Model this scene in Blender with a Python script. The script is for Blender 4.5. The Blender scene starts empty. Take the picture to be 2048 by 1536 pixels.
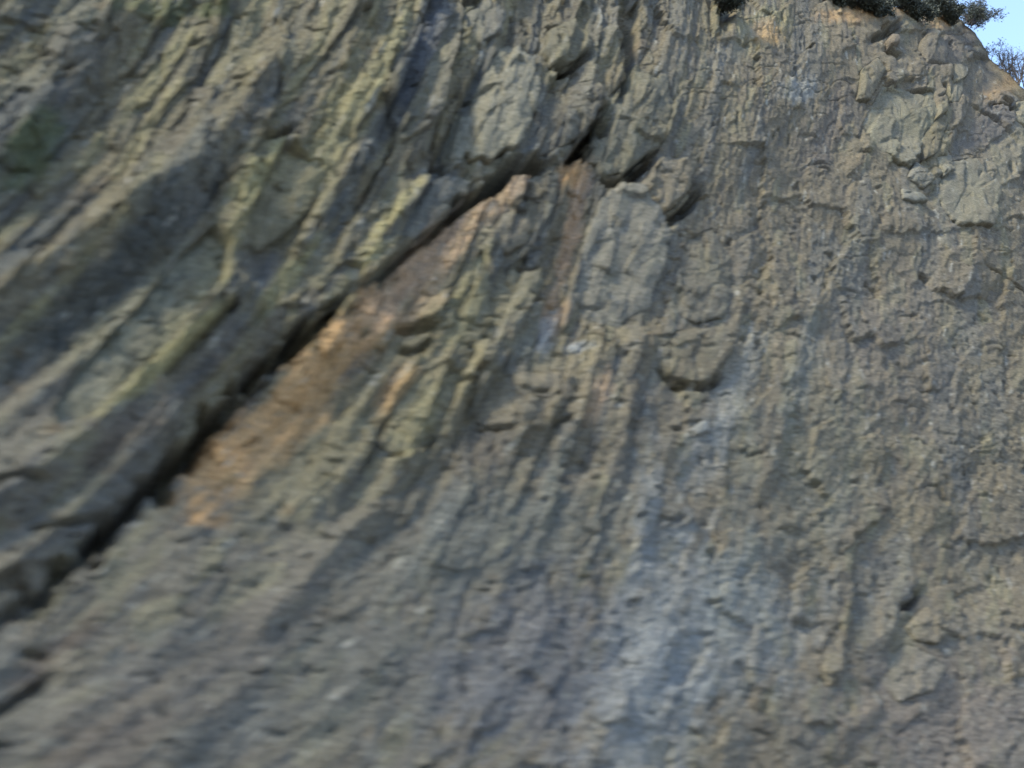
import bpy, math, random
import numpy as np
from mathutils import Vector

# ------------------------------------------------------------------ camera, sky, sun, exposure
S = bpy.context.scene
CAM_Z, PITCH, HFOV = 1.6, math.radians(20), math.radians(55)
cam_d = bpy.data.cameras.new('camera')
cam = bpy.data.objects.new('camera', cam_d)
S.collection.objects.link(cam)
cam.location = (0, 0, CAM_Z)
cam.rotation_euler = (math.pi/2 + PITCH, 0, 0)
cam_d.angle = HFOV
cam_d.clip_end = 5000
cam_d.dof.use_dof = True
cam_d.dof.focus_distance = 19.0
cam_d.dof.aperture_fstop = .72
cam_d.dof.aperture_ratio = 0.42
S.camera = cam

SUN_EL, SUN_AZ = math.radians(48), math.radians(-130)      # azimuth from +Y, clockwise seen from above
W = bpy.data.worlds.new('World'); S.world = W
W.use_nodes = True
nt = W.node_tree
bg = nt.nodes['Background']
sky = nt.nodes.new('ShaderNodeTexSky')
sky.sky_type = 'NISHITA'; sky.sun_disc = False
sky.sun_elevation = SUN_EL; sky.sun_rotation = SUN_AZ
sky.air_density = 1.0; sky.dust_density = 0.2; sky.ozone_density = 0.0
nt.links.new(sky.outputs[0], bg.inputs[0])
bg.inputs[1].default_value = 0.10

sun_d = bpy.data.lights.new('sun', 'SUN')
sun_d.energy = 1.5; sun_d.angle = math.radians(11); sun_d.color = (1, .91, .64)
sun = bpy.data.objects.new('sun', sun_d); S.collection.objects.link(sun)
sd = Vector((math.sin(SUN_AZ)*math.cos(SUN_EL), math.cos(SUN_AZ)*math.cos(SUN_EL), math.sin(SUN_EL)))
sun.rotation_euler = sd.to_track_quat('Z', 'Y').to_euler()
sun.location = (0, -10, 30)

S.view_settings.view_transform = 'Standard'
S.view_settings.look = 'None'
S.view_settings.exposure = 2.5
S.view_settings.gamma = 1.0

rng = np.random.default_rng(7)
random.seed(7)

# ------------------------------------------------------------------ frame of the cliff plane
TH, LEAN, DIST = math.radians(32), math.radians(17), 5.0
FPX = 1024/math.tan(HFOV/2)
N = np.array([math.sin(TH)*math.cos(LEAN), -math.cos(TH)*math.cos(LEAN), math.sin(LEAN)])
E1 = np.array([math.cos(TH), math.sin(TH), 0.0])
E2 = np.array([-math.sin(TH)*math.sin(LEAN), math.cos(TH)*math.sin(LEAN), math.cos(LEAN)])
O = DIST*np.array([-math.sin(TH), math.cos(TH), 0.0])
CAM = np.array([0, 0, CAM_Z])
FW = np.array([0, math.cos(PITCH), math.sin(PITCH)])
UP = np.array([0, -math.sin(PITCH), math.cos(PITCH)])
RT = np.array([1.0, 0, 0])

def project(P):
    d = P - CAM
    z = d @ FW
    return 1024 + FPX*(d @ RT)/z, 768 - FPX*(d @ UP)/z, z

def plane_point(px, py):
    """photo position -> cliff-plane coordinates (a along the strike, b up the slope)"""
    px, py = np.asarray(px, float), np.asarray(py, float)
    r = FW + ((px-1024)/FPX)[..., None]*RT + ((768-py)/FPX)[..., None]*UP
    k = ((O-CAM) @ N)/(r @ N)
    P = CAM + k[..., None]*r
    return (P-O) @ E1, (P-O) @ E2

# ------------------------------------------------------------------ noise
def _h(ix, iy, seed):
    with np.errstate(over='ignore'):
        h = (ix.astype(np.int64)*374761393 + iy.astype(np.int64)*668265263 + seed*1442695041) & 0xffffffff
        h = ((h ^ (h >> 13))*1274126177) & 0xffffffff
        h = ((h ^ (h >> 16))*2246822519) & 0xffffffff
        h = h ^ (h >> 15)
    return (h & 0xffffff)/float(0x1000000)

def gnoise(x, y, seed=0):
    ix, iy = np.floor(x), np.floor(y)
    fx, fy = x-ix, y-iy
    u = fx*fx*fx*(fx*(fx*6-15)+10); v = fy*fy*fy*(fy*(fy*6-15)+10)
    def g(dx, dy):
        a = _h(ix+dx, iy+dy, seed)*2*math.pi
        return np.cos(a)*(fx-dx) + np.sin(a)*(fy-dy)
    a = g(0, 0); b = g(1, 0); c = g(0, 1); d = g(1, 1)
    return 1.5*((a*(1-u)+b*u)*(1-v) + (c*(1-u)+d*u)*v)

def fbm(x, y, seed=0, octv=4, gain=.5):
    s = 0; a = 1; n = 0
    for i in range(octv):
        s = s + a*gnoise(x, y, seed+i*17); n += a
        x, y, a = x*2.03+3.7, y*2.03+1.9, a*gain
    return s/n

def facets(x, y, seed=0, tilt=.7):
    """broken-rock cells: each has its own level and tilt; also the distance to the joint and a random per cell"""
    ix, iy = np.floor(x), np.floor(y)
    f1 = np.full(x.shape, 9.0); f2 = f1.copy(); hh = np.zeros(x.shape); rid = np.zeros(x.shape)
    for dx in (-1, 0, 1):
        for dy in (-1, 0, 1):
            cx, cy = ix+dx, iy+dy
            qx = cx+.12+.76*_h(cx, cy, seed); qy = cy+.12+.76*_h(cx, cy, seed+1)
            ax, ay = x-qx, y-qy
            d = np.maximum(np.abs(ax)*1.05, 0)**2 + ay*ay
            a = _h(cx, cy, seed+2)
            lev = (a-.5) + tilt*((_h(cx, cy, seed+3)-.5)*ax + (_h(cx, cy, seed+4)-.5)*ay)*2
            m = d < f1
            f2 = np.where(m, f1, np.minimum(f2, d))
            hh = np.where(m, lev, hh); rid = np.where(m, a, rid)
            f1 = np.where(m, d, f1)
    return hh, np.sqrt(f2)-np.sqrt(f1), rid

def sst(x, a, b):
    t = np.clip((x-a)/(b-a), 0, 1)
    return t*t*(3-2*t)

# ------------------------------------------------------------------ bedding field: s across the beds, t along them
GX, GY = np.arange(-1300, 3700, 25.0), np.arange(-1500, 2900, 25.0)
def bed_angle(x, y):
    a = 45 + .0235*(x-100) - .0095*(y-700) - .014*np.clip(y-900, 0, 700)*np.clip((1700-x)/700, 0, 1) + 4*np.sin(x/310+y/420)
    return np.radians(np.clip(a, 30, 94))
def _trace():
    X, Y = np.meshgrid(GX, GY)
    x, y = X.ravel().copy(), Y.ravel().copy()
    side = np.sign(y-.75*x); side[side == 0] = 1
    t = np.zeros_like(x); live = np.ones(x.shape, bool)
    for _ in range(520):
        al = bed_angle(x, y); st = 10.0
        dx, dy = np.cos(al)*st*side, -np.sin(al)*st*side
        nx, ny = x+dx, y+dy
        g0, g1 = y-.75*x, ny-.75*nx
        cross = live & (np.sign(g1) != side)
        f = np.where(cross, g0/np.where(np.abs(g0-g1) < 1e-9, 1, g0-g1), 1.0)
        x = np.where(live, x+dx*f, x); y = np.where(live, y+dy*f, y)
        t = np.where(live, t+st*f*side, t)
        live &= ~cross
        if not live.any(): break
    s = (x+.75*y)/1.25
    return s.reshape(X.shape), t.reshape(X.shape)
_SF, _TF = _trace()
def _bil(F, x, y):
    u = np.clip((x-GX[0])/25, 0, len(GX)-1.001); v = np.clip((y-GY[0])/25, 0, len(GY)-1.001)
    i, j = u.astype(int), v.astype(int); u, v = u-i, v-j
    return (F[j, i]*(1-u)+F[j, i+1]*u)*(1-v) + (F[j+1, i]*(1-u)+F[j+1, i+1]*u)*v

# ------------------------------------------------------------------ drawn features (photo coordinates, sizes in the same unit)
def smooth(pts, n=6, closed=False):
    P = np.array(pts, float); out = []
    m = len(P)
    for i in range(m if closed else m-1):
        if closed: p0, p1, p2, p3 = P[i-1], P[i], P[(i+1) % m], P[(i+2) % m]
        else: p0, p1, p2, p3 = P[max(i-1, 0)], P[i], P[i+1], P[min(i+2, m-1)]
        for k in range(n):
            t = k/n
            out.append(.5*((2*p1)+(-p0+p2)*t+(2*p0-5*p1+4*p2-p3)*t*t+(-p0+3*p1-3*p2+p3)*t**3))
    if not closed: out.append(P[-1])
    return np.array(out)

def signed(x, y, L):
    """signed distance to a polyline drawn upward (positive on its right) and the place along it 0..1"""
    best = np.full(x.shape, 1e12); sg = np.zeros(x.shape); tt = np.zeros(x.shape)
    seg = L[1:]-L[:-1]; ln = np.hypot(seg[:, 0], seg[:, 1])+1e-9
    acc = np.concatenate([[0], np.cumsum(ln)]); tot = acc[-1]
    for i in range(len(seg)):
        ax, ay = x-L[i, 0], y-L[i, 1]
        k = np.clip((ax*seg[i, 0]+ay*seg[i, 1])/ln[i]**2, 0, 1)
        ex, ey = ax-k*seg[i, 0], ay-k*seg[i, 1]
        d = ex*ex+ey*ey
        m = d < best
        best = np.where(m, d, best)
        sg = np.where(m, np.sign(seg[i, 0]*ay-seg[i, 1]*ax), sg)
        tt = np.where(m, (acc[i]+k*ln[i])/tot, tt)
    return np.sqrt(best)*np.where(sg == 0, 1, sg), tt

# ridge: (line drawn from bottom to top, height, width of the ramp on its left, width of the steep face on its right)
RIDGES = [
    # beds left of the great crack
    ([(-200,560),(0,330),(70,250),(150,170),(240,60),(300,-60)], 26, 110, 40),
    ([(-200,760),(0,600),(120,520),(250,440),(340,390),(420,310),(500,200),(600,40)], 40, 120, 110),
    ([(-150,1090),(60,960),(130,905),(200,850),(330,725),(440,632),(478,570),(500,500)], 46, 170, 60),
    ([(-100,950),(60,800),(140,745),(260,640),(330,560)], 12, 60, 30),
    ([(360,600),(430,510),(480,450),(540,370),(590,300),(640,210),(700,80),(730,-60)], 26, 80, 36),
    ([(470,640),(520,610),(560,560),(610,480),(660,400),(720,290)], 18, 40, 30),
    ([(560,690),(640,610),(715,545),(760,480),(830,400),(870,330)], 26, 50, 46),
    ([(620,660),(700,600),(790,505),(860,430),(900,385)], 14, 22, 20),
    ([(690,420),(720,330),(745,240),(790,140),(830,40),(860,-80)], 34, 120, 62),
    ([(800,360),(850,270),(890,190),(930,90),(960,-20)], 22, 60, 40),
    ([(-100,1230),(60,1100),(180,990),(250,930),(300,890),(380,800)], 26, 90, 50),
    ([(200,940),(300,850),(380,770),(450,700),(520,660),(600,590)], 22, 50, 46),
    # the lower left
    ([(-100,1420),(0,1330),(70,1260),(170,1150),(260,1075)], 14, 40, 50),
    ([(0,1560),(90,1470),(220,1380),(330,1290),(420,1200)], 9, 90, 40),
    ([(280,1560),(420,1420),(560,1300),(650,1180),(720,1080)], 10, 90, 46),
    ([(480,1280),(570,1200),(640,1120),(700,1060),(760,1010),(810,950)], 16, 70, 44),
    ([(520,1560),(640,1440),(760,1320),(850,1210)], 8, 80, 40),
    ([(560,1040),(610,1000),(670,930),(700,850),(740,780),(790,710)], 14, 70, 58),
    # the middle
    ([(740,960),(800,925),(850,880),(890,820),(940,760),(1000,690)], 18, 80, 46),
    ([(930,640),(960,570),(975,500),(985,450)], 12, 60, 30),
    ([(930,790),(980,700),(1040,640),(1090,590),(1110,540)], 10, 40, 26),
    ([(1020,890),(1080,840),(1110,790),(1140,740)], 16, 70, 26),
    ([(1090,930),(1120,880),(1150,820),(1190,740),(1230,640)], 8, 60, 30),
    ([(1190,1020),(1220,940),(1240,840),(1260,740),(1290,640)], 9, 70, 36),
    ([(1260,1180),(1270,1060),(1290,960),(1320,860)], 8, 40, 40),
    ([(1150,1560),(1230,1420),(1290,1330),(1330,1240)], 8, 60, 50),
    ([(900,1520),(980,1400),(1060,1290),(1110,1200)], 7, 60, 50),
    ([(1430,700),(1460,660),(1490,580),(1500,480),(1480,400)], 8, 60, 36),
    ([(1120,-20),(1190,60),(1230,140),(1220,210)][::-1], 10, 40, 30),
    ([(1500,1020),(1540,930),(1570,800),(1600,690),(1640,560)], 7, 60, 30),
    ([(1640,1340),(1690,1240),(1700,1130),(1720,1040)], 10, 60, 26),
    ([(1760,1310),(1790,1240),(1820,1180),(1860,1140)], 10, 50, 26),
    ([(1650,1520),(1720,1440),(1780,1390)], 7, 50, 30),
    # the upper right
    ([(1700,380),(1720,300),(1760,220),(1790,150)], 6, 30, 26),
    ([(1815,330),(1850,270),(1870,200),(1880,130)], 14, 90, 26),
    ([(1860,330),(1900,250),(1915,190)], 9, 40, 22),
]
# cracks: (line, half width, depth)
CRACKS = [
    ([(60,1220),(110,1155),(180,1095),(240,1035),(290,990)], 34, 60),
    ([(240,1040),(310,970),(370,905),(420,850),(470,800),(515,750)], 36, 80),
    ([(500,770),(560,710),(620,665),(660,630),(710,590)], 22, 60),
    ([(700,600),(760,550),(830,490),(880,452),(930,412)], 10, 42),
    ([(900,425),(970,380),(1015,352),(1060,345),(1100,350)], 22, 60),
    ([(1138,335),(1165,298),(1190,260),(1205,235)], 18, 56),
    ([(-60,1000),(20,968),(100,972)], 10, 30),
    ([(50,1062),(130,1050),(200,1030),(250,1000)], 8, 30),
    ([(-60,1200),(10,1165),(60,1150)], 22, 40), ([(-60,1280),(0,1240),(60,1195)], 16, 40),
    ([(-60,1450),(10,1415),(60,1380),(110,1360)], 16, 34), ([(40,1305),(100,1312)], 10, 24),
    ([(-40,1488),(30,1492)], 8, 20),
    ([(505,290),(545,288),(582,274)], 9, 34), ([(420,405),(450,390)], 9, 24),
    ([(85,140),(125,155),(150,140)], 8, 28),
    ([(795,655),(850,655),(880,660)], 12, 34), ([(800,690),(830,700),(870,680)], 10, 24),
    ([(915,765),(950,765)], 6, 22), ([(780,908),(810,912)], 7, 26), ([(850,900),(880,850)], 16, 20),
    ([(1100,148),(1140,140),(1170,118)], 9, 34),
    ([(925,208),(980,190)], 6, 18),
    ([(1060,790),(1100,785)], 6, 20), ([(1100,855),(1140,845)], 8, 20),
    ([(965,845),(1030,862)], 5, 18), ([(1155,600),(1200,612),(1220,600)], 4, 18),
    ([(1040,520),(1065,535),(1090,525)], 5, 18), ([(1055,585),(1100,600)], 4, 18),
    ([(1250,360),(1268,378),(1300,412),(1330,442),(1345,450)], 8, 48), ([(1232,385),(1262,352),(1290,330),(1312,318)], 13, 50),
    ([(1318,446),(1335,440),(1372,418),(1398,385),(1402,360)], 11, 48), ([(1375,385),(1420,392)], 5, 22),
    ([(1315,728),(1340,765),(1390,778)], 10, 34), ([(1390,778),(1430,765),(1450,740)], 9, 26),
    ([(1195,358),(1215,368),(1250,370),(1270,362)], 9, 42), ([(1250,20),(1258,70),(1258,120),(1235,200),(1225,240)][::-1], 10, 32),
    ([(1805,1210),(1840,1200),(1855,1170)], 9, 26), ([(1410,1205),(1440,1208)], 5, 20),
    ([(1870,180),(1880,230)], 7, 26), ([(1735,90),(1790,60)], 8, 18), ([(1760,110),(1790,130)], 8, 24),
    ([(1990,205),(2020,222),(2040,215)], 6, 22), ([(1930,215),(1990,250),(2040,300)], 5, 12),
    ([(1960,535),(2010,560),(2060,595)], 3, 14),
    ([(1440,70),(1455,30),(1470,-20)], 14, 18), ([(1840,545),(1865,560)], 6, 18),
    ([(900,640),(960,655),(1000,640)][::-1], 4, 10), ([(640,870),(690,905)], 3, 8),
    ([(0,140),(40,150)], 4, 20), ([(60,60),(100,72)], 4, 20),
]
CRACKS = [(p, w*.92 if d > 50 else w*1.1, d*2.1 if d > 50 else d*1.25) for p, w, d in CRACKS]
_r = np.random.default_rng(19)
TICKS = []
for _ in range(430):
    tx_, ty_ = _r.uniform(-60, 2110), _r.uniform(-40, 1580)
    if _r.random() > .35+.65*float(np.exp(-((ty_-500-.1*tx_)/500)**2)): continue
    tl, ta = _r.uniform(6, 17)*(1+_r.random()**3*1.6), math.radians(_r.normal(8, 20))
    TICKS.append((tx_, ty_, tl, ta, _r.uniform(1.8, 4.5), _r.uniform(6, 19)*(1-.45*min(1, max(0, (tx_-1200)/500)))))
RIDGES = [(smooth(p), h, w, g) for p, h, w, g in RIDGES]
CRACKS = [(smooth(p), w, d) for p, w, d in CRACKS]

# separate blocks and slabs: outline, bulge height, roundness power, own colour shift, name, label
ROCKS = []
def rock(name, label, cat, pts, lift=10, bulge=12, power=3.0, tint=None, tilt=(0, 0), flat=.6):
    ROCKS.append(dict(name=name, label=label, cat=cat, pts=pts, lift=lift, bulge=bulge, power=power, tint=tint, tilt=tilt, flat=flat))

PALE, GREY, OLIVE, OCHRE, TAN = (.32,.30,.235), (.20,.205,.205), (.20,.19,.145), (.27,.24,.16), (.27,.235,.18)
rock('flat_rock', 'tall pale grey pointed slab standing just above the top of the dark crack', 'slab',
     [(1012,84),(1058,132),(1066,190),(1046,262),(1016,318),(962,336),(918,318),(926,260),(948,190),(978,120)], 12, 16, 4, PALE, (.05,.04), flat=.4)
rock('flat_rock', 'narrow pale strip of rock along the left edge of the pointed slab', 'slab',
     [(920,235),(936,245),(928,300),(910,348),(888,352),(898,300)], 10, 8, 3, PALE)
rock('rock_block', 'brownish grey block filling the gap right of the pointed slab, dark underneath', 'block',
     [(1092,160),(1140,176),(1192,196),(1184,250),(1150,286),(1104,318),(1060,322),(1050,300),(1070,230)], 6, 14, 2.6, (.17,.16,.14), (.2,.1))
rock('rock_block', 'rounded olive block near the top with a curved shadow under it', 'block',
     [(1098,62),(1150,52),(1172,84),(1168,112),(1138,134),(1096,142),(1078,112)], 14, 14, 2.4, OLIVE)
rock('rock_block', 'big olive brown lump between the crack head and the small wedged block', 'block',
     [(1214,196),(1262,150),(1320,170),(1342,230),(1322,292),(1282,328),(1252,356),(1204,358),(1174,326),(1180,286)], 8, 18, 2.6, OLIVE)
rock('rock_block', 'small tan block wedged in a ring of dark cracks', 'block',
     [(1318,324),(1352,320),(1376,346),(1374,384),(1346,416),(1326,428),(1302,408),(1276,374),(1292,346)], 12, 12, 3, TAN)
rock('flat_rock', 'large smooth pale grey rounded slab below the small wedged block', 'slab',
     [(1210,394),(1234,380),(1272,386),(1312,432),(1330,468),(1322,540),(1300,610),(1240,650),(1176,640),(1156,560),(1170,470),(1190,420)], 12, 14, 2.8, (.26,.25,.22), (.02,-.20), flat=.3)
rock('rock_block', 'small rounded tan block beside the pink seam, right under the crack', 'block',
     [(1000,432),(1040,424),(1058,450),(1050,488),(1018,506),(990,496),(984,462)], 8, 11, 2.4, TAN)
rock('rock_block', 'angular yellowish block under a zigzag crack, left of the smooth slab', 'block',
     [(1010,520),(1062,536),(1090,530),(1096,566),(1060,610),(1012,640),(988,600),(996,550)], 6, 9, 4, OCHRE, (.15,.1))
rock('flat_rock', 'flat pale tan slab in the middle with a dark notch at its right end', 'slab',
     [(1000,748),(1060,740),(1124,748),(1120,782),(1084,830),(1040,862),(980,848),(960,820),(972,780)], 8, 10, 4, TAN, (.08,.05))
rock('rock_block', 'yellow brown block below the dark hole, with a long grey shaded side', 'block',
     [(846,742),(886,726),(926,742),(914,800),(880,862),(840,900),(790,904),(764,878),(788,824),(820,776)], 8, 12, 3, OCHRE, (-.1,0))
rock('flat_rock', 'long narrow yellowish slab leaning between the dark hole and the zigzag crack', 'slab',
     [(966,500),(986,560),(984,650),(950,690),(908,716),(890,690),(912,640),(936,570),(950,510)], 8, 10, 3.4, OCHRE)
rock('rock_block', 'jutting brown block with a rounded dark underside, right of centre', 'block',
     [(1346,664),(1392,656),(1450,654),(1468,684),(1442,738),(1402,768),(1352,764),(1318,734),(1326,694)], 9, 12, 2.6, (.20,.175,.13))
rock('rock_block', 'broad brown block standing above the jutting block', 'block',
     [(1376,470),(1430,452),(1466,500),(1464,580),(1440,640),(1390,648),(1352,620),(1350,540)], 4, 10, 3, (.20,.185,.15))
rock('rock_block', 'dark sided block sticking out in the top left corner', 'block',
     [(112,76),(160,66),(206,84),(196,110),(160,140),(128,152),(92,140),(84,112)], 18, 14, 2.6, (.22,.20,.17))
rock('flat_rock', 'long pale slab dipping to the left edge, the broadest bed left of the crack', 'slab',
     [(416,474),(446,520),(430,600),(350,690),(252,784),(170,850),(110,870),(96,830),(160,740),(262,636),(350,530)], 6, 14, 4, (.27,.27,.215), (-.05,.02))
rock('flat_rock', 'thin grey splinter lying along the bed just below the broadest slab', 'slab',
     [(452,628),(466,640),(400,712),(330,778),(312,768),(380,696)], 9, 7, 3, TAN)
rock('rock_block', 'knob of rock with a bright curved top on the upper lip of the crack', 'block',
     [(650,560),(686,536),(720,546),(714,572),(690,600),(650,624),(632,604)], 12, 12, 2.4, (.20,.185,.165))
rock('flat_rock', 'yellow topped slab above the small dark ledge, upper left', 'slab',
     [(560,296),(600,320),(640,340),(620,420),(560,480),(500,520),(476,470),(510,390)], 5, 10, 3.6, OCHRE)
rock('flat_rock', 'tall slab face near the top with its shade painted on in dark blue grey, left of the pointed slab', 'slab',
     [(884,-30),(900,30),(862,120),(820,200),(782,290),(756,330),(742,300),(770,220),(810,120),(850,10)], 3, 6, 4, (.15,.155,.17), (.3,0))  # blue grey tint puts the shade of this side face into its colour
rock('flat_rock', 'grey blocky slab hanging over the narrow middle of the crack', 'slab',
     [(880,352),(930,372),(928,400),(872,446),(836,484),(800,480),(812,430),(846,384)], 10, 12, 3, (.21,.21,.195))
rock('flat_rock', 'big pale cream face split by short upright cracks, upper right', 'slab',
     [(1760,176),(1800,186),(1852,196),(1858,240),(1838,300),(1812,340),(1776,318),(1732,286),(1722,250),(1740,210)], 6, 8, 5, (.30,.285,.22))
rock('rock_block', 'rounded grey brown boulder just under the bushes on the cliff edge', 'boulder',
     [(1840,72),(1872,84),(1880,120),(1868,148),(1836,146),(1822,110)], 10, 12, 2.2, (.20,.18,.15))
rock('rock_block', 'small pinkish stone sitting in a dark hollow below the bushes', 'stone',
     [(1766,86),(1780,90),(1780,106),(1766,108),(1758,98)], 12, 7, 2.4, (.30,.24,.19))
rock('rock_block', 'small pale angular stone below the right end of the cream face', 'stone',
     [(1822,330),(1850,342),(1854,372),(1838,386),(1806,362)], 8, 7, 4, (.30,.29,.25))
rock('rock_block', 'thin pale stone lying flat at the lower end of the cream face', 'stone',
     [(1796,384),(1826,396),(1846,412),(1820,414),(1798,404)], 8, 6, 3, (.30,.30,.27))
rock('rock_block', 'upright pale block with a dark slot on its left, near the skyline', 'block',
     [(1898,136),(1922,146),(1914,186),(1900,222),(1882,220),(1888,176)], 8, 8, 3.4, (.29,.27,.21))
rock('rock_block', 'pale yellow block on the right edge below the skyline', 'block',
     [(2030,206),(2070,190),(2090,260),(2050,270),(2020,246)], 9, 10, 3, (.34,.31,.22))
rock('rock_block', 'brown block hanging above the pale ledge on the right edge', 'block',
     [(1980,186),(2012,190),(2020,212),(2004,222),(1978,210)], 9, 8, 3, (.22,.19,.15))
rock('rock_block', 'three cornered tan stone over a bright ledge, lower right', 'stone',
     [(1862,1206),(1888,1226),(1904,1262),(1880,1286),(1842,1276),(1822,1250)], 8, 10, 3, TAN)
rock('flat_rock', 'pale pointed slab beneath the three cornered stone, lower right', 'slab',
     [(1822,1280),(1862,1296),(1900,1330),(1870,1380),(1810,1400),(1780,1350),(1796,1300)], 3, 8, 3.4, (.27,.25,.21))
rock('flat_rock', 'tapering tan slab standing on its point, lower right below centre', 'slab',
     [(1662,1260),(1690,1240),(1694,1300),(1682,1350),(1662,1372),(1646,1340),(1650,1296)], 6, 9, 3, TAN)
rock('rock_block', 'small white stone in the pale streak below the jutting block', 'stone',
     [(1392,846),(1412,850),(1408,870),(1384,878),(1374,864)], 6, 7, 2.4, (.42,.43,.42))
rock('rock_block', 'tiny white stone right of centre beside the flat tan slab', 'stone',
     [(1146,682),(1164,686),(1162,698),(1146,702),(1140,692)], 5, 5, 2.4, (.46,.47,.47))
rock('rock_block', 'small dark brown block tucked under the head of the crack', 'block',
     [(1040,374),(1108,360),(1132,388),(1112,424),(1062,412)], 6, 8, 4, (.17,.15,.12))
rock('flat_rock', 'broad smooth pale slab right of the small angular stone, under the skyline', 'slab',
     [(1882,330),(1940,322),(1984,388),(1962,470),(1902,462),(1868,400)], 6, 8, 4, (.27,.255,.20), flat=.5)
rock('rock_block', 'square pale block at the left end of the broad smooth slab', 'block',
     [(1862,322),(1892,318),(1898,350),(1876,362)], 9, 6, 4, (.30,.285,.23))
rock('rock_block', 'dark brown block at the lower right corner of the cream face', 'block',
     [(1842,262),(1872,240),(1882,262),(1858,318),(1836,330),(1830,300)], 9, 8, 4, (.18,.155,.115))
rock('rock_block', 'angular olive block left of the cream face with a dark left side', 'block',
     [(1712,150),(1742,128),(1756,150),(1728,214),(1706,206)], 10, 8, 4, (.20,.185,.14))
rock('rock_block', 'squarish grey block in the top edge right of the long dark face', 'block',
     [(930,20),(976,-10),(1012,30),(996,76),(956,92),(926,70)], 8, 9, 4, GREY)
for r in ROCKS: r['L'] = smooth(r['pts'], 1, True)

# colour patches: (x, y, radius along, radius across, direction in degrees, colour, amount)
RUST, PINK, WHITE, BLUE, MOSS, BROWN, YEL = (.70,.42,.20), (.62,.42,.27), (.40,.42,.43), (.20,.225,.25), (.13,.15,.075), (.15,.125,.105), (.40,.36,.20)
PATCH = [
    (650,740,260,70,49,RUST,.7),(450,920,150,60,49,RUST,.85),(880,500,190,44,44,PINK,.6),(540,860,220,80,50,RUST,.6),(620,900,240,130,50,OCHRE,.6),(900,700,220,120,60,(.30,.265,.17),.45),(700,850,180,90,55,OCHRE,.5),(840,560,120,60,60,PINK,.4),(760,610,120,40,45,PINK,.6),(600,820,120,60,50,RUST,.5),(420,1040,50,20,0,RUST,.4),
    (1150,440,120,28,80,(.50,.34,.22),.95),(1140,340,60,26,60,RUST,.7),(1110,620,80,26,80,PINK,.6),(790,780,80,30,60,RUST,.4),(1190,800,60,24,70,PINK,.5),
    (860,480,90,30,45,PINK,.5),(1000,400,70,30,45,PINK,.4),
    (1160,690,30,16,0,WHITE,.7),(1100,660,60,22,85,WHITE,.6),(1470,780,170,46,72,(.33,.34,.33),.5),(1400,900,110,50,72,(.33,.34,.34),.4),(1285,1050,180,36,82,(.31,.325,.338),.6),(1310,1270,280,150,68,(.32,.335,.345),.55),
    (1430,1280,250,150,15,(.32,.335,.342),.55),(1280,1440,260,150,62,(.31,.325,.338),.55),(1480,1160,160,80,75,(.29,.30,.28),.5),
    (1600,760,160,40,75,(.27,.28,.26),.5),
    (1000,1080,300,150,10,(.165,.175,.165),.6),(700,1350,500,160,0,(.165,.17,.165),.5),(1050,1340,260,200,50,(.165,.17,.195),.6),
    (60,320,110,50,50,MOSS,.8),(330,10,130,26,0,MOSS,.6),(430,20,40,20,0,MOSS,.6),(640,300,200,50,60,YEL,.3),(750,160,160,40,65,YEL,.3),
    (960,900,80,60,0,BROWN,.35),(120,1300,160,40,40,(.16,.12,.10),.5),(230,900,140,36,45,BROWN,.6),(180,1500,200,60,30,(.17,.135,.115),.5),
    (1520,60,80,46,20,YEL,.5),(1530,70,40,30,0,RUST,.5),(1720,35,120,22,0,RUST,.35),(1870,40,40,26,0,RUST,.4),
    (1590,190,50,34,20,WHITE,.5),(1450,110,120,30,40,(.30,.29,.26),.4),(2000,180,60,26,30,RUST,.25),(2000,330,100,50,60,(.30,.27,.20),.5),
    (1980,250,90,40,50,(.18,.165,.16),.7),(1900,100,90,40,40,(.17,.15,.14),.6),(1650,260,120,50,60,(.18,.16,.15),.5),
    (1820,260,30,60,60,(.24,.22,.13),.4),(1930,1260,120,60,0,(.24,.22,.19),.4),(1800,700,260,160,80,(.235,.205,.175),.4),
    (1650,950,200,120,80,(.26,.25,.20),.4),(1900,1440,260,150,0,(.235,.205,.19),.65),(350,1380,400,110,35,(.20,.175,.155),.5),(430,540,120,36,60,YEL,.5),(300,720,220,20,47,YEL,.5),
    (1440,40,40,16,70,(.11,.11,.07),.7),
    (320,745,200,22,41,YEL,.95),(505,380,130,34,56,YEL,.9),(560,580,120,22,52,YEL,.85),(700,560,130,18,46,YEL,.85),(780,440,120,16,50,YEL,.8),(60,640,150,20,40,YEL,.6),(300,160,160,26,52,YEL,.5),(930,620,110,30,70,YEL,.6),(840,830,110,40,60,YEL,.6),(250,640,230,50,44,(.27,.27,.21),.5),  # YEL strips: pale beds, with the light on their edges painted in
    (190,590,300,60,42,(.10,.105,.10),.85),(390,760,190,26,44,(.14,.135,.13),.6),(810,150,200,36,68,(.14,.15,.17),.7),(490,540,60,40,40,(.14,.13,.12),.6),  # dark beds, with the shade of their right-hand faces painted into the colour
    (1250,880,160,30,75,(.16,.155,.15),.5),(1500,900,200,20,80,(.155,.165,.16),.4),(1700,620,220,24,84,(.16,.16,.155),.4),
]

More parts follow.
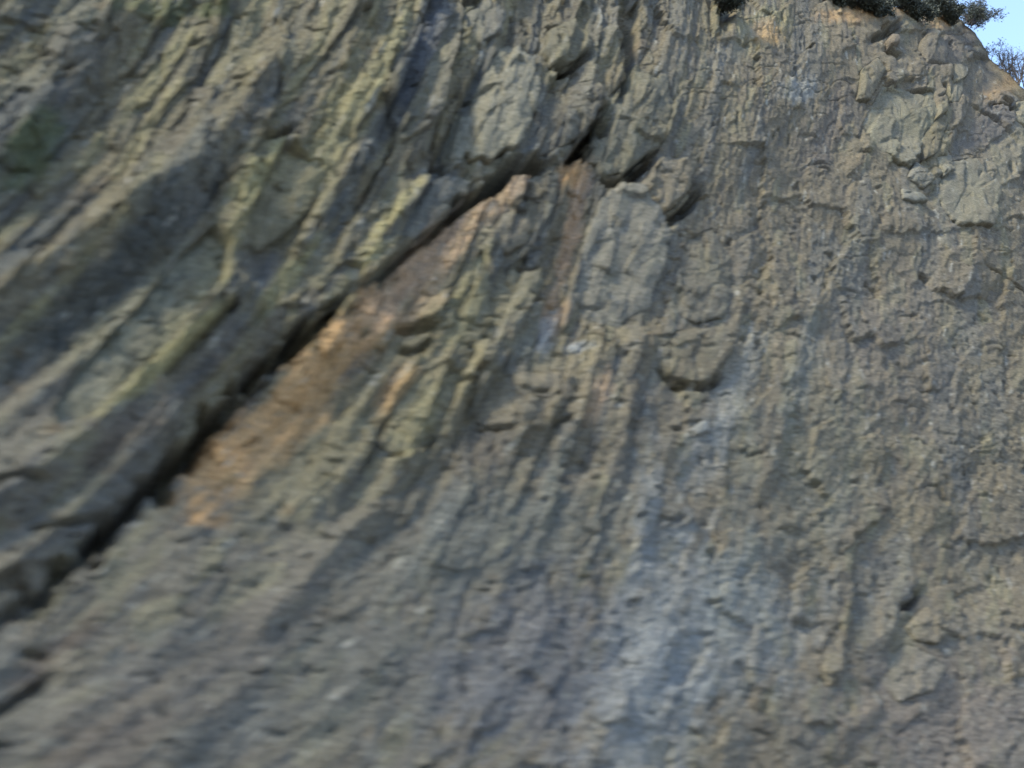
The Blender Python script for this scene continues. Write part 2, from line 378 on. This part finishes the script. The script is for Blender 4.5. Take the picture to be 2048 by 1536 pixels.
# ------------------------------------------------------------------ height and colour of the rock at a photo position
def rock_height(x, y, drawn='all'):
    s, t = _bil(_SF, x, y), _bil(_TF, x, y)
    jx, jy = fbm(x/22, y/22, 203, 3, .6), fbm(x/22, y/22, 207, 3, .6)
    wx = (20+16*sst(x, 500, 1100))*fbm(x/300, y/300, 3, 2)+7*jx; wy = 40*fbm(x/260, y/260, 9, 2)+14*jy
    s1 = s+wx; t1 = t+wy
    right = sst(x+.25*y, 850, 1650)                      # crumbly on the right, long beds on the left
    low = sst(y-.35*x, 450, 900)                          # the smooth flank below the crack
    left = 1-sst(x, 450, 1000)
    h = 46*fbm(x/700, y/700, 21, 3)
    h += (10-9.5*right-5*low+4.8*right*low)*fbm(s1/60, t1/500, 31, 3)*1.5
    fi, _, _ = facets((x+16*jx)/84, (y+16*jy)/96, 211, 1.3); h += (9.0*right+2.0*low-1.5*right*low)*fi
    fi, _, _ = facets((x+9*jx)/17, (y+9*jy)/20, 213, 1.2); h += (1.1*right+.5*low+.8)*fi
    f, e, r0 = facets(s1/(96-40*right), t1/(270-120*right), 41, 1.15)
    h += (31-29.5*right-26*low+25*right*low-6*left)*f - 3*(1-right)*np.exp(-(e/.03)**2)*(1-.6*low)*(1-.6*right)
    f, e, r1 = facets(s1/(36-8*right)+9, t1/(96-36*right)+3, 47, 1.1)
    h += (13-12.3*right-10*low+10*right*low-2*left)*f - 1.6*np.exp(-(e/.05)**2)*(1-.5*low)
    f, e, r2 = facets(s1/14+2, t1/(27-11*right)+7, 53, 1.1)
    h += (4.4-2.8*right-2.6*low+2.2*right*low-.3*left)*f
    f, e, r3 = facets(s1/6.5+5, t1/10+1, 57, 1.1)
    h += (1.7-.7*right-.8*low+.4*right*low-.2*left)*f
    h += (1.9-.7*right-.7*low+.6*right*low)*jx + 7*fbm(x/90, y/80, 71, 3)*(1-.4*low)
    # scattered pits and short joints across the beds
    pit = gnoise(s1/30, t1/26, 81)*gnoise(x/60, y/60, 83)
    h -= 10*sst(pit, .22, .38)
    jn = np.abs(gnoise(x/95+.6*gnoise(x/40, y/40, 91), y/34, 93))
    h -= 6*sst(.05-jn, 0, .05)*sst(gnoise(x/120, y/120, 95), .05, .4)
    if drawn:
        for L, H, w, g in (RIDGES if drawn == 'all' else []):
            lo, hi = L.min(0)-max(w, g)*1.6, L.max(0)+max(w, g)*1.6
            m = (x > lo[0]) & (x < hi[0]) & (y > lo[1]) & (y < hi[1])
            if not m.any(): continue
            xm, ym = x[m], y[m]
            d, tt = signed(xm, ym, L)
            d = d + 5*fbm(xm/60, ym/60, 101, 3)+6*facets(xm/34, ym/40, 105, .8)[0] + 3*gnoise(xm/13, ym/13, 103)
            p = np.where(d < 0, np.clip(1+d/w, 0, 1)**1.3, np.clip(1-d/g, 0, 1)**.9)
            tap = sst(tt, 0, .14)*sst(1-tt, 0, .14)
            h[m] += (1.8 if 840 < L[:, 0].mean() < 1350 and L[:, 1].mean() < 950 else 1.4 if L[:, 0].mean() > 900 else .75 if L[:, 1].mean()-.2*abs(L[:, 0].mean()-600) > 1120 else 1.4)*H*p*tap
        for L, w, dep in CRACKS:
            lo, hi = L.min(0)-w*2.5, L.max(0)+w*2.5
            m = (x > lo[0]) & (x < hi[0]) & (y > lo[1]) & (y < hi[1])
            if not m.any(): continue
            xm, ym = x[m], y[m]
            d, tt = signed(xm, ym, L)
            d = d + .4*w*fbm(xm/34, ym/34, 111, 3)
            if dep > 80: d = d + .75*w*facets(xm/46+.2*gnoise(xm/20, ym/20, 5), ym/38, 113, 1.0)[0] + 5*fbm(xm/12, ym/12, 115, 2)
            # undercut side on the upper left is steep, the lower right side comes up as a ramp
            p = np.where(d < 0, 1-sst(-d, .55*w, .95*w), 1-sst(d, (.25 if dep < 80 else .35)*w, 1.05*w))
            h[m] -= dep*p*(.12+.88*sst(tt, 0, .22)*sst(1-tt, 0, .22))*(1+.5*fbm(tt*5+w, tt*0+w, 117, 2) if dep > 80 else 1)
        for tx_, ty_, tl, ta, tw, td in TICKS:
            m = np.nonzero((np.abs(x-tx_) < tl*1.2) & (np.abs(y-ty_) < tl*1.2))[0]
            if not m.size: continue
            ux, uy = x[m]-tx_, y[m]-ty_
            u, v = ux*math.cos(ta)+uy*math.sin(ta), -ux*math.sin(ta)+uy*math.cos(ta)
            v = v + 3*gnoise(x[m]/9, y[m]/9, 119) + .012*u*u*(1 if td > 14 else -1)
            k = np.clip(1-(u/tl)**2, 0, 1)
            # a ledge: the lip above stands out, the slot under it is cut in
            h[m] += td*k*(.32*np.exp(-np.clip(-v, 0, None)/14)*(v < 0) - np.where(v > 0, np.exp(-(v/tw)**2), np.exp(-(v/1.5)**2)))
    return h, (s1, t1, r0, r1, r2, right, low)

def base_level(x, y):
    """smooth part of the height, used under the separate blocks"""
    return 46*fbm(x/700, y/700, 21, 3)

def rock_colour(x, y, aux):
    s1, t1, r0, r1, r2, right, low = aux
    n = x.shape[0]
    c = np.empty((n, 3)); c[:] = (.22, .195, .14)
    def mix(col, k):
        k = np.clip(k, 0, 1)[:, None]
        c[:] = c*(1-k) + np.array(col)*k
    b = fbm(s1/46, t1/500, 131, 4, .6)*(1-.75*right) + .8*right*fbm(x/120, y/150, 133, 4, .62)
    mix((.34,.305,.19), .85*sst(b, .05, .35)*(1-.5*low)*(1-.4*right))
    mix((.12,.13,.135), .85*sst(-b, .05, .35))
    mix((.19,.18,.167), .65*low); mix((.226,.192,.15), .7*right)
    mix((.28,.26,.18), .5*sst(r1, .72, .95)); mix((.15,.14,.13), .5*sst(1-r1, .75, .95)); mix((.17,.18,.185), .4*sst(r0, .6, .9))
    q = .55*fbm(x/50, y/50, 141, 4, .6)+.75*fbm(s1/17, t1/130, 143, 4, .6)
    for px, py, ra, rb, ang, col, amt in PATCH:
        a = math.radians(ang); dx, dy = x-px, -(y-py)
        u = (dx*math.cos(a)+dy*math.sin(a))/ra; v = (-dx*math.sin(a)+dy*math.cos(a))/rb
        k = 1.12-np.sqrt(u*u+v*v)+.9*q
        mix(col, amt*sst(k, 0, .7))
    w = fbm(s1/18, t1/(70-45*right), 151, 3, .6)
    mix((.42,.41,.37), .75*sst(w, .34, .5)); mix((.09,.09,.085), .7*sst(-w, .32, .58))
    w = fbm(s1/9+3, t1/(24-13*right), 153, 3, .6)
    mix((.33,.32,.28), .55*sst(w, .3, .55)); mix((.10,.098,.092), .6*sst(-w, .28, .55))
    mix((.33,.24,.15), .35*sst(fbm(x/70, y/70, 161, 4, .6), .3, .55)*(1-right*.5))
    return c*.50

# ------------------------------------------------------------------ materials
def new_mat(name):
    m = bpy.data.materials.new(name); m.use_nodes = True
    return m, m.node_tree.nodes, m.node_tree.links, m.node_tree.nodes['Principled BSDF']

def rock_material():
    m, nd, lk, bs = new_mat('weathered_rock')
    bs.inputs['Roughness'].default_value = .92
    bs.inputs['Specular IOR Level'].default_value = .1
    at = nd.new('ShaderNodeAttribute'); at.attribute_name = 'rock_colour'
    tc = nd.new('ShaderNodeTexCoord')
    mp = nd.new('ShaderNodeMapping'); mp.inputs['Rotation'].default_value = (0, math.radians(-8), -TH)
    lk.new(tc.outputs['Object'], mp.inputs[0])
    st = nd.new('ShaderNodeMapping'); st.inputs['Scale'].default_value = (9, 20, 70)
    lk.new(mp.outputs[0], st.inputs[0])
    n1 = nd.new('ShaderNodeTexNoise'); n1.inputs['Scale'].default_value = 1; n1.inputs['Detail'].default_value = 6; n1.inputs['Roughness'].default_value = .65
    lk.new(st.outputs[0], n1.inputs[0])
    n2 = nd.new('ShaderNodeTexNoise'); n2.inputs['Scale'].default_value = 34; n2.inputs['Detail'].default_value = 8; n2.inputs['Roughness'].default_value = .7
    lk.new(tc.outputs['Object'], n2.inputs[0])
    r1 = nd.new('ShaderNodeMapRange'); r1.inputs[1].default_value = .3; r1.inputs[2].default_value = .7; r1.inputs[3].default_value = .62; r1.inputs[4].default_value = 1.38
    lk.new(n1.outputs[0], r1.inputs[0])
    r2 = nd.new('ShaderNodeMapRange'); r2.inputs[1].default_value = .3; r2.inputs[2].default_value = .7; r2.inputs[3].default_value = .62; r2.inputs[4].default_value = 1.38
    lk.new(n2.outputs[0], r2.inputs[0])
    mu = nd.new('ShaderNodeMath'); mu.operation = 'MULTIPLY'; lk.new(r1.outputs[0], mu.inputs[0]); lk.new(r2.outputs[0], mu.inputs[1])
    vm = nd.new('ShaderNodeVectorMath'); vm.operation = 'SCALE'
    lk.new(at.outputs['Color'], vm.inputs[0]); lk.new(mu.outputs[0], vm.inputs['Scale'])
    lk.new(vm.outputs[0], bs.inputs['Base Color'])
    ad = nd.new('ShaderNodeMath'); ad.operation = 'MULTIPLY_ADD'; ad.inputs[1].default_value = .8
    lk.new(n1.outputs[0], ad.inputs[0]); lk.new(n2.outputs[0], ad.inputs[2])
    bp = nd.new('ShaderNodeBump'); bp.inputs['Strength'].default_value = .8; bp.inputs['Distance'].default_value = .03
    lk.new(ad.outputs[0], bp.inputs['Height']); lk.new(bp.outputs[0], bs.inputs['Normal'])
    return m
ROCK = rock_material()

def plain_material(name, col, var=.3, scale=20, rough=.8):
    m, nd, lk, bs = new_mat(name)
    bs.inputs['Roughness'].default_value = rough
    tc = nd.new('ShaderNodeTexCoord')
    n = nd.new('ShaderNodeTexNoise'); n.inputs['Scale'].default_value = scale; n.inputs['Detail'].default_value = 5
    lk.new(tc.outputs['Object'], n.inputs[0])
    cr = nd.new('ShaderNodeValToRGB')
    cr.color_ramp.elements[0].position = .3; cr.color_ramp.elements[1].position = .7
    cr.color_ramp.elements[0].color = (*[c*(1-var) for c in col], 1); cr.color_ramp.elements[1].color = (*[c*(1+var) for c in col], 1)
    lk.new(n.outputs[0], cr.inputs[0]); lk.new(cr.outputs[0], bs.inputs['Base Color'])
    return m
ASPHALT = plain_material('asphalt', (.05,.05,.052), .25, 60, .9)
GRAVEL = plain_material('roadside_gravel', (.20,.18,.15), .35, 30, .95)
LEAF = plain_material('dark_leaf', (.035,.043,.036), .35, 8, .7)
TWIG = plain_material('grey_brown_twig', (.05,.043,.045), .3, 20, .85)

# ------------------------------------------------------------------ mesh from arrays
def mesh_object(name, V, quads, mat, colours=None, parent=None, smooth_shade=True):
    me = bpy.data.meshes.new(name)
    V = np.ascontiguousarray(V, np.float32); quads = np.ascontiguousarray(quads, np.int32)
    k = quads.shape[1]
    me.vertices.add(len(V)); me.vertices.foreach_set('co', V.ravel())
    me.loops.add(quads.size); me.loops.foreach_set('vertex_index', quads.ravel())
    me.polygons.add(len(quads)); me.polygons.foreach_set('loop_start', np.arange(0, quads.size, k, dtype=np.int32))
    me.polygons.foreach_set('use_smooth', np.full(len(quads), smooth_shade))
    me.update(calc_edges=True)
    if colours is not None:
        at = me.attributes.new('rock_colour', 'FLOAT_COLOR', 'POINT')
        at.data.foreach_set('color', np.concatenate([colours, np.ones((len(V), 1))], 1).astype(np.float32).ravel())
    me.materials.append(mat)
    o = bpy.data.objects.new(name, me); S.collection.objects.link(o)
    if parent: o.parent = parent
    return o

# ------------------------------------------------------------------ the cliff
CREST = np.array([(-3000,-1800),(-500,-900),(600,-480),(1200,-210),(1500,-70),(1640,-14),(1720,12),(1830,16),(1905,28),(1940,54),(1975,96),(2010,138),(2048,180),(2120,250),(2300,420),(2700,660),(3600,1000)], float)
def crest_y(x): return np.interp(x, CREST[:, 0], CREST[:, 1])

pxs = np.concatenate([np.linspace(-1100, -340, 50), np.arange(-320, 2520, 2.3), np.linspace(2540, 3250, 60)])
a_cols, _ = plane_point(pxs, np.full(pxs.shape, 768.0))
nb = np.linspace(0, 40, 1600)
nC = len(a_cols)
PB = O + a_cols[:, None, None]*E1 + nb[None, :, None]*E2
qx, qy, qz = project(PB)
above = qy - crest_y(qx) < 0                       # above the crest line
idx = np.where(above.any(1), above.argmax(1), nb.size-1)
b_crest = nb[idx]
b_crest = np.minimum(b_crest, 26)
ker = np.ones(9)/9; b_crest = np.convolve(np.pad(b_crest, 4, 'edge'), ker, 'valid')
for _ in range(5):                                  # the rock's own relief lifts the edge: bring it back to its line
    tp = O + a_cols[:, None]*E1 + b_crest[:, None]*E2
    tx, ty, tz = project(tp)
    th, _a = rock_height(np.clip(tx, -1250, 3600), np.clip(ty, -1450, 2800))
    tx, ty, tz = project(tp + (th*tz/FPX)[:, None]*N)
    b_crest = np.clip(b_crest + np.clip((ty-crest_y(tx)+8*fbm(tx/30, tx*0, 221, 3))*tz/FPX*.8, -1.5, 1.5), 1, 26)
    b_crest = np.convolve(np.pad(b_crest, 4, 'edge'), ker, 'valid')
b_lo = np.array([np.interp(1600.0, -qy[i], nb) if False else nb[np.argmin(np.abs(qy[i]-1590))] for i in range(nC)])
b_hi = np.minimum(np.array([nb[np.argmin(np.abs(qy[i]+60))] for i in range(nC)]), b_crest-.02)
b_lo = np.convolve(np.pad(b_lo, 4, 'edge'), ker, 'valid'); b_hi = np.convolve(np.pad(b_hi, 4, 'edge'), ker, 'valid')
b_lo = np.maximum(b_lo, .3); b_hi = np.maximum(b_hi, b_lo+.5)
NLO, NIN, NUP, NBK = 26, 760, 40, 24
rows = []
for k in range(NLO): rows.append(-.4 + (b_lo+.4)*k/NLO)
for k in range(NIN): rows.append(b_lo + (b_hi-b_lo)*k/NIN)
for k in range(NUP+1): rows.append(b_hi + (b_crest-b_hi)*k/NUP)
B = np.array(rows)                                  # rows x cols
A = np.repeat(a_cols[None, :], B.shape[0], 0)
P0 = O + A[..., None]*E1 + B[..., None]*E2
X, Y, Z = project(P0)
x, y = X.ravel(), Y.ravel()
xc, yc = np.clip(x, -1250, 3600), np.clip(y, -1450, 2800)
H, aux = rock_height(xc, yc)
COL = rock_colour(xc, yc, aux)
# sockets behind the separate blocks
for r in ROCKS:
    L = np.vstack([r['L'], r['L'][:1]]); lo, hi = L.min(0)-16, L.max(0)+16
    m = (xc > lo[0]) & (xc < hi[0]) & (yc > lo[1]) & (yc < hi[1])
    xm, ym = xc[m], yc[m]
    d, _ = signed(xm, ym, L)
    c = r['L'].mean(0); ins = np.zeros(xm.shape, bool)
    for i in range(len(L)-1):
        (x0, y0), (x1, y1) = L[i], L[i+1]
        cr = ((y0 > ym) != (y1 > ym)) & (xm < (x1-x0)*(ym-y0)/(y1-y0+1e-12)+x0)
        ins ^= cr
    dd = np.where(ins, np.abs(d), -np.abs(d))
    lev = base_level(xm, ym)
    sock = np.minimum(H[m], lev-9)
    k = sst(dd, 0, 5)
    H[m] = H[m]*(1-k)+sock*k
MPP = Z.ravel()/FPX
edge = np.concatenate([np.repeat(1.0, B.shape[0]-1), [1.0]])
PV = P0.reshape(-1, 3) + (H*MPP)[:, None]*N
# slope running back from the crest
top = PV.reshape(B.shape[0], nC, 3)[-1]
back_dir = np.array([-math.sin(TH), math.cos(TH), 0])
bk = []
for k in range(1, NBK+1):
    dist = .12*k**1.75
    q = top + back_dir*dist; q = q.copy(); q[:, 2] += .30*dist*(1-k/60) + .12*fbm(a_cols*1.3, np.full(nC, dist*1.3), 201, 3)
    bk.append(q)
PV = np.vstack([PV, np.array(bk).reshape(-1, 3)])
COL = np.vstack([COL, np.tile(np.array([(.17,.15,.115)]), (NBK*nC, 1))])
R = B.shape[0]+NBK
ii = np.arange(R*nC).reshape(R, nC)
Q = np.stack([ii[:-1, :-1], ii[:-1, 1:], ii[1:, 1:], ii[1:, :-1]], -1).reshape(-1, 4)
cliff = mesh_object('cliff', PV, Q, ROCK, COL)
cliff['kind'] = 'structure'

# ground at the foot of the cliff: gravel verge and the road the picture was taken from
def sheet(name, p, z, mat, n=24):
    (o, u, v) = p
    g = np.linspace(0, 1, n+1)
    U, Vv = np.meshgrid(g, g)
    V = np.array(o)[None]+U.reshape(-1, 1)*np.array(u)[None]+Vv.reshape(-1, 1)*np.array(v)[None]
    V[:, 2] = z
    jj = np.arange((n+1)**2).reshape(n+1, n+1)
    q = np.stack([jj[:-1, :-1], jj[:-1, 1:], jj[1:, 1:], jj[1:, :-1]], -1).reshape(-1, 4)
    o_ = mesh_object(name, V, q, mat); o_['kind'] = 'structure'
    return o_
along = E1; away = np.array([math.sin(TH), -math.cos(TH), 0])
sheet('ground', (O-along*900-away*500, along*1800, away*1800), 0.0, GRAVEL)
sheet('road', (O-along*300+away*2.2, along*600, away*6.5), 0.004, ASPHALT)

# ------------------------------------------------------------------ separate blocks and slabs
def build_rock(r):
    L = r['L']; n = len(L)
    seg = np.hypot(*(np.roll(L, -1, 0)-L).T); per = seg.sum()
    m = int(max(70, min(260, per/3)))
    acc = np.concatenate([[0], np.cumsum(seg)]); Lc = np.vstack([L, L[:1]])
    u = np.linspace(0, per, m, endpoint=False)
    bd = np.stack([np.interp(u, acc, Lc[:, 0]), np.interp(u, acc, Lc[:, 1])], 1)
    c = bd.mean(0)
    rough = 1+.15*fbm(bd[:, 0]/26, bd[:, 1]/26, 5, 3, .6)
    bd = c+(bd-c)*rough[:, None]
    size = math.sqrt(per*2)
    nr = int(max(14, min(56, np.hypot(*(bd-c).T).max()/3)))
    rr = np.concatenate([np.sin(np.linspace(.02, 1, nr)*math.pi/2)])
    x = np.concatenate([(c[0]+(bd[:, 0]-c[0])*q) for q in rr]); y = np.concatenate([(c[1]+(bd[:, 1]-c[1])*q) for q in rr])
    rho = np.repeat(rr, m)
    hh, aux = rock_height(x, y, drawn='cracks')
    lev = base_level(x, y)
    pw = r['power']*2.2
    prof = np.clip(1-rho**pw, 0, 1)**(1/pw)
    f, e, _ = facets(x/46+c[0], y/46+c[1], 307, 1.3)
    h = lev + 1.15*r['lift'] - 14*(1-prof) + .45*r['bulge']*(1-rho**2) + r['flat']*(hh-lev)*np.minimum(1, prof*1.5) + 5*f
    h += (r['tilt'][0]+.10)*(x-c[0]) + (r['tilt'][1]+.08)*(y-c[1])
    col = rock_colour(x, y, aux)
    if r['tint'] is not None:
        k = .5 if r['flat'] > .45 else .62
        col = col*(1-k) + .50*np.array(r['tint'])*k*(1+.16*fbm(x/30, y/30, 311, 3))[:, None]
    a, b = plane_point(x, y)
    P = O + a[:, None]*E1 + b[:, None]*E2
    _, _, z = project(P)
    P = P + (h*z/FPX)[:, None]*N
    # rim going back into the cliff and a closed back
    rim = P[-m:] - N*(40*z[-m:]/FPX)[:, None]
    ctr_f, ctr_b = P[:m].mean(0), rim.mean(0)
    V = np.vstack([P, rim, ctr_f[None], ctr_b[None]]); col = np.vstack([col, col[-m:], col[:1], col[-1:]])
    R = len(rr)+1
    jj = np.arange(R*m).reshape(R, m); j2 = np.roll(jj, -1, 1)
    q = np.stack([jj[:-1], jj[1:], j2[1:], j2[:-1]], -1).reshape(-1, 4)
    if True:
        area = np.sum(bd[:, 0]*np.roll(bd[:, 1], -1)-np.roll(bd[:, 0], -1)*bd[:, 1])
        fi, bi = R*m, R*m+1
        cap = [(fi, jj[0, i], j2[0, i], fi) for i in range(m)]
        tri_f = np.array([(fi, jj[0, i], j2[0, i]) for i in range(m)]); tri_b = np.array([(bi, j2[-1, i], jj[-1, i]) for i in range(m)])
    faces = [tuple(f_) for f_ in q] + [tuple(f_) for f_ in tri_f] + [tuple(f_) for f_ in tri_b]
    if area < 0: faces = faces
    else: faces = [f_[::-1] for f_ in faces]
    org = P.mean(0) - N*.1
    me = bpy.data.meshes.new(r['name'])
    me.from_pydata((V-org).tolist(), [], [tuple(int(v) for v in f_) for f_ in faces])
    me.polygons.foreach_set('use_smooth', [True]*len(me.polygons))
    at = me.attributes.new('rock_colour', 'FLOAT_COLOR', 'POINT')
    at.data.foreach_set('color', np.concatenate([col, np.ones((len(V), 1))], 1).astype(np.float32).ravel())
    me.materials.append(ROCK)
    o = bpy.data.objects.new(r['name'], me); S.collection.objects.link(o)
    o.location = org
    o['label'] = r['label']; o['category'] = r['cat']
    return o
for r in ROCKS: build_rock(r)

# ------------------------------------------------------------------ bushes on the crest
def crest_point(px, dy=0.0, out=0.0):
    i = int(np.argmin(np.abs(project(top)[0]-px)))
    return top[i] + N*out

def tube(path, r0, r1, V, F, k=5):
    path = np.array(path); n = len(path)
    base = len(V)
    for i in range(n):
        d = path[min(i+1, n-1)]-path[max(i-1, 0)]; d /= np.linalg.norm(d)+1e-9
        a = np.cross(d, (0.3, .2, 1.0) if abs(d[2]) < .9 else (1, 0, 0)); a /= np.linalg.norm(a); b = np.cross(d, a)
        r = r0+(r1-r0)*i/(n-1)
        for j in range(k):
            t = 2*math.pi*j/k
            V.append(path[i]+r*(math.cos(t)*a+math.sin(t)*b))
    for i in range(n-1):
        for j in range(k):
            F.append((base+i*k+j, base+i*k+(j+1) % k, base+(i+1)*k+(j+1) % k, base+(i+1)*k+j))

def shrub(name, label, pos, height, spread, nstem, leafy, lean, seed, group=None, leaf=.035, wide=.06):
    rs = np.random.default_rng(seed)
    root = bpy.data.objects.new(name, None); S.collection.objects.link(root)
    root.location = pos; root.empty_display_size = .2
    root['label'] = label; root['category'] = 'shrub'
    if group: root['group'] = group
    V, F, LV, LF = [], [], [], []
    def leaves(p, d, n, size):
        for _ in range(n):
            q = p + rs.normal(0, size*1.1, 3)
            a = rs.normal(0, 1, 3)+d*1.2; a /= np.linalg.norm(a)
            b = np.cross(a, rs.normal(0, 1, 3)); b /= np.linalg.norm(b)+1e-9
            l, w = size*rs.uniform(.8, 1.9), size*rs.uniform(.22, .4)
            i = len(LV)
            LV.extend([q, q+a*l*.5+b*w, q+a*l, q+a*l*.5-b*w]); LF.append((i, i+1, i+2, i+3))
    def grow(p, d, length, rad, depth):
        n = 5; path = [p]
        for i in range(n):
            d = d + rs.normal(0, .16, 3) + np.array([0, 0, .05]); d /= np.linalg.norm(d)
            p = p + d*length/n; path.append(p)
            if leafy and depth >= 1: leaves(p, d, int(leafy*rs.uniform(.5, 1.5)), leaf)
        tube(path, rad, rad*.5, V, F, 5 if depth < 2 else 4)
        if depth < 3:
            for _ in range(rs.integers(2, 5)):
                k = rs.integers(1, n+1)
                nd_ = d + rs.normal(0, .55, 3); nd_ /= np.linalg.norm(nd_)
                grow(path[k], nd_, length*rs.uniform(.45, .75), rad*.55, depth+1)
        elif not leafy: leaves(p, d, 2, leaf*.6)
    for _ in range(nstem):
        d = np.array(lean, float) + np.array([rs.normal(0, spread), rs.normal(0, spread), 1.0]); d /= np.linalg.norm(d)
        grow(rs.normal(0, .05, 3)*np.array([1, 1, .2])+E1*rs.uniform(-wide, wide)-np.array([0, 0, .08]), d, height*rs.uniform(.45, .65), .012*height+.004, 0)
    def part(nm, VV, FF, mat):
        me = bpy.data.meshes.new(nm); me.from_pydata([tuple(v) for v in VV], [], FF); me.materials.append(mat)
        o = bpy.data.objects.new(nm, me); S.collection.objects.link(o); o.parent = root
        return o
    part('stems', V, F, TWIG)
    part('foliage', LV, LF, LEAF)
    return root

G = 'bushes along the cliff edge'
out = np.array([math.sin(TH), -math.cos(TH), 0])
for i, (px, hgt, sp, ns, lf, ln, lab) in enumerate([
    (1665, .26, 1.0, 26, 4, (.2,-.9), 'low dark bush hanging over the cliff edge, farthest left along the top'),
    (1735, .28, 1.0, 26, 4, (.2,-.9), 'dense dark bush on the cliff edge, above the rusty soil'),
    (1805, .28, 1.0, 26, 4, (.2,-.9), 'dense dark bush on the cliff edge over the hollow with the pinkish stone'),
    (1872, .34, .9, 24, 4, (.3,-.5), 'dark bush at the cliff edge beside the corner of blue sky'),
    (1922, .75, .45, 14, 2, (.5,.0), 'large dark bush with wispy twigs against the corner of blue sky'),
    (2012, .9, .30, 9, 0, (.35,.0), 'bare twiggy shrub standing against the sky lower down the slope'),
    (2036, 1.1, .32, 9, 0, (.5,.0), 'bare twiggy shrub cut by the right edge of the picture'),
    (1968, .45, .5, 4, 1, (.3,.0), 'tiny tuft of twigs on the skyline between two shrubs')]):
    p = crest_point(px) + (np.array([0, 0, -.12])+out*.12 if lf > 1 else np.array([0, 0, -.05]))
    shrub('twiggy_shrub' if lf == 0 else 'dark_bush', lab, p, hgt, sp, ns, lf, (ln[0], ln[1], 0), 40+i, G if lf > 1 else None, wide=.5 if lf > 3 else .12)
a_, b_ = plane_point(np.array([1448.0]), np.array([18.0]))
q_ = (O + a_[:, None]*E1 + b_[:, None]*E2)[0] + N*.05
shrub('hanging_plant', 'small dark green plant hanging down the rock at the top edge, left of the bushes', q_, .34, .7, 14, 6, (.1, -1.2, 0), 71, None, wide=.12)
bpy.data.objects['hanging_plant']['category'] = 'plant'
